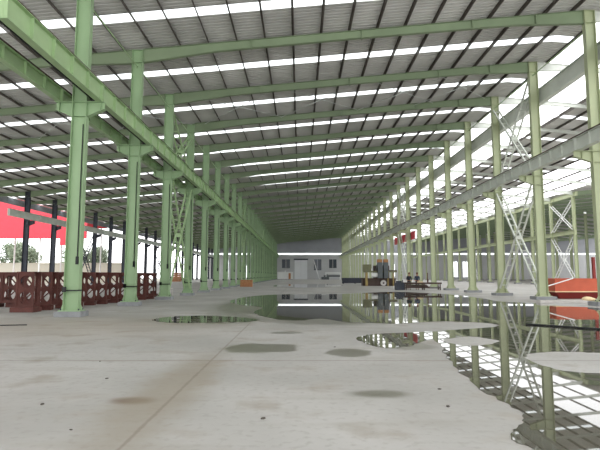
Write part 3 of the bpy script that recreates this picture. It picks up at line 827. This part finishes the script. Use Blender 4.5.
# far end: white cabin, white bench unit, ladder
cb = empty('site_cabinet', (-5.2, 176.5, 0), 'low white cabinet against the far wall left of the pale door', 'cabinet')
mb = MB(); mb.box(-2.7, 2.7, -1, 1, .1, 2.5); mb.build('body', 'white', cb, bevel=.03)
mb = MB(); mb.box(-2.8, 2.8, -1.1, 1.1, 2.501, 2.62); mb.build('top', 'white', cb)
mb = MB(); mb.box(-2.6, 2.6, -.9, .9, 0, .1); mb.build('base', 'dark_steel', cb)
mb = MB(); mb.box(1.2, 1.95, -1.06, -1.001, .15, 2.2); mb.build('door', 'timber', cb)
mb = MB(); mb.tube((-5.2, 176.3, 2.62), (-5.2, 176.3, 3.1), .18, 12); tag(mb.build('jar', 'white'), 'white container standing on the low white cabinet by the far wall', 'container')
cb = empty('work_table', (11.6, 176.5, 0), 'wide white table with dark shelf against the far wall right of the pale door', 'table')
mb = MB(); mb.box(-2.7, 2.7, -.9, .9, 2.0, 2.5); mb.build('tabletop', 'white', cb)
mb = MB(); mb.box(-2.4, 2.4, -.7, .7, .9, 1.5); mb.build('shelf', 'machine_grey', cb)
for x_ in (-2.7, 2.4):
    mb = MB(); mb.box(x_, x_+.3, -.9, .9, 0, 1.999); mb.build('leg', 'white', cb)
ld = empty('ladder', (6.0, 178.5, 0), 'white ladder leaning against the far wall right of the pale door', 'ladder')
for o_ in (-.35, .35):
    mb = MB(); mb.bar((.9, o_, .0), (-1.1, o_+2.7, 7.0), .16, .16); mb.build('rail', 'white', ld)
for i in range(14):
    t = (i+.7)/14.5; q = Vector((.9, 0, 0)).lerp(Vector((-1.1, 2.7, 7.0)), t)
    mb = MB(); mb.tube(q+Vector((0, -.35, 0)), q+Vector((0, .35, 0)), .05, 6); mb.build('rung', 'white', ld)
mb = MB(); mb.box(-1.3, 1.3, -.6, .6, 0, .9); mb.box(-.5, .2, -.4, .4, .9, 1.5); mb.tube((.7, 0, .9), (.7, 0, 1.9), .12, 10)
o = mb.build('compressor', 'machine_grey', bevel=.03); o.location = (8.6, 172, 0); tag(o, 'dark grey compressor on the floor near the foot of the white ladder', 'compressor')

# ------------------------------------------------------------------ outside on the left
cn = empty('canopy', (-48, 92, -.06), 'red metal canopy on white posts outside the open left side', 'canopy')
mb = MB(); mb.box(-13, 10.4, -4.2, -4.0, 8.0, 15.0); mb.box(-13, 10.4, -4.25, -4.2, 8.0, 8.35); mb.build('fascia', 'redcloth', cn)
mb = MB(); mb.hexa([(-13,-4,14.6),(10.4,-4,14.6),(10.4,5,10.62),(-13,5,10.62),(-13,-4,14.8),(10.4,-4,14.8),(10.4,5,10.8),(-13,5,10.8)]); mb.build('roof_sheet', 'redcloth', cn)
for x_ in (-12, -7, 2.0, 9.6):
    for y_ in (-3.6, 4.4): mb = MB(); mb.tube((x_, y_, 0), (x_, y_, 10.62), .14, 12); mb.build('post', 'white', cn)
mb = MB(); mb.box(5.8, 7.3, -4.3, -4.26, 6.8, 8.3); mb.build('hanging_flap', 'redcloth', cn)
mb = MB(); mb.box(-110, -36, 106, 106.3, -.06, 3.9); mb.box(-110, -36, 105.9, 106.4, 3.9, 4.1)
tag(mb.build('boundary_wall', 'wallbeige'), 'long beige boundary wall outside beyond the red canopy', 'wall')
def make_tree(m, seed, H):
    rnd = random.Random(seed)
    t = empty('tree', (0, 0, 0), 'x', 'tree', 'trees beyond the boundary wall')
    mb = MB(); mb.tube((0, 0, 0), (.1, 0, H*.55), .28, 8, .14)
    for i in range(6):
        a = i*1.05; mb.tube((.05, 0, H*(.3+.04*i)), (math.cos(a)*2, math.sin(a)*2, H*(.55+.05*i)), .09, 6, .03)
    mb.build('trunk', 'bark', t)
    bm = bmesh.new()
    blobs = [(rnd.uniform(-2.6, 2.6), rnd.uniform(-2.2, 2.2), H*rnd.uniform(.38, .9), rnd.uniform(1.0, 1.8)) for _ in range(18)]
    for bx, by, bz, br in blobs:
        for _ in range(150):
            v = Vector((rnd.gauss(0, 1), rnd.gauss(0, 1), rnd.gauss(0, 1))).normalized()*br*rnd.uniform(.6, 1.05)
            c = Vector((bx, by, bz))+v; u = Vector((rnd.gauss(0, 1), rnd.gauss(0, 1), rnd.gauss(0, 1))).normalized()
            w_ = u.cross(Vector((rnd.gauss(0, 1), rnd.gauss(0, 1), rnd.gauss(0, 1)))).normalized(); s_ = rnd.uniform(.14, .26)
            vs = [bm.verts.new(c+u*s_*1.4), bm.verts.new(c+w_*s_*.7), bm.verts.new(c-u*s_*1.4), bm.verts.new(c-w_*s_*.7)]
            bm.faces.new(vs)
    mb = MB(); mb.bm.free(); mb.bm = bm; mb.build('foliage', m, t)
    return t
t1 = make_tree('leaf', 1, 9.5); t2 = make_tree('leaf2', 2, 8.4)
spots = [(-84, 121, 0), (-76.5, 113, 1), (-69, 121, 0), (-61.5, 113, 1), (-54.5, 121, 0), (-47, 113, 1)]
for i, (x_, y_, w_) in enumerate(spots):
    src = (t1, t2)[w_]; t = src if i < 2 else copy_tree(src)
    t.location = (x_, y_, -.06); t.rotation_euler[2] = i*1.3; sc = .9+.05*(i % 4); t.scale = (sc, sc, sc)
    tag(t, 'leafy tree behind the beige boundary wall outside, %s from the left' % ORD[i])

# stone chips on the floor
for i, (x_, y_) in enumerate([(-5.05, 8.0), (-2.9, 7.7), (-3.1, 6.2), (-2.3, 5.2), (.75, 11.0), (1.75, 6.1), (-6.6, 10.2), (1.9, 7.0), (-.4, 5.6), (-3.6, 9.2)]):
    mb = MB(); mb.ball((0, 0, .006), (.018+.007*(i % 3)), 1, (1.2, .8, .4))
    o = mb.build('stone_chip', 'stone'); o.location = (x_, y_, 0); o.rotation_euler[2] = i*.9
    tag(o, 'small dark stone chip lying on the bare concrete floor', 'stone chip', 'stone chips on the floor')

# ------------------------------------------------------------------ light and camera
w = bpy.data.worlds.new('overcast_sky'); S.world = w; w.use_nodes = True
bg = w.node_tree.nodes['Background']; bg.inputs[0].default_value = (.985, .99, 1, 1); bg.inputs[1].default_value = 2.95
cam = bpy.data.cameras.new('camera'); cam.sensor_width = 36; cam.lens = 30; cam.clip_end = 600
co = bpy.data.objects.new('camera', cam); COL.objects.link(co)
co.location = (0, 0, EYE); co.rotation_euler = (math.pi/2 + math.atan(50/500), 0, 0)
S.camera = co
S.view_settings.view_transform = 'Standard'; S.view_settings.look = 'None'
S.view_settings.exposure = 0; S.view_settings.gamma = 1; S.view_settings.use_curve_mapping = False
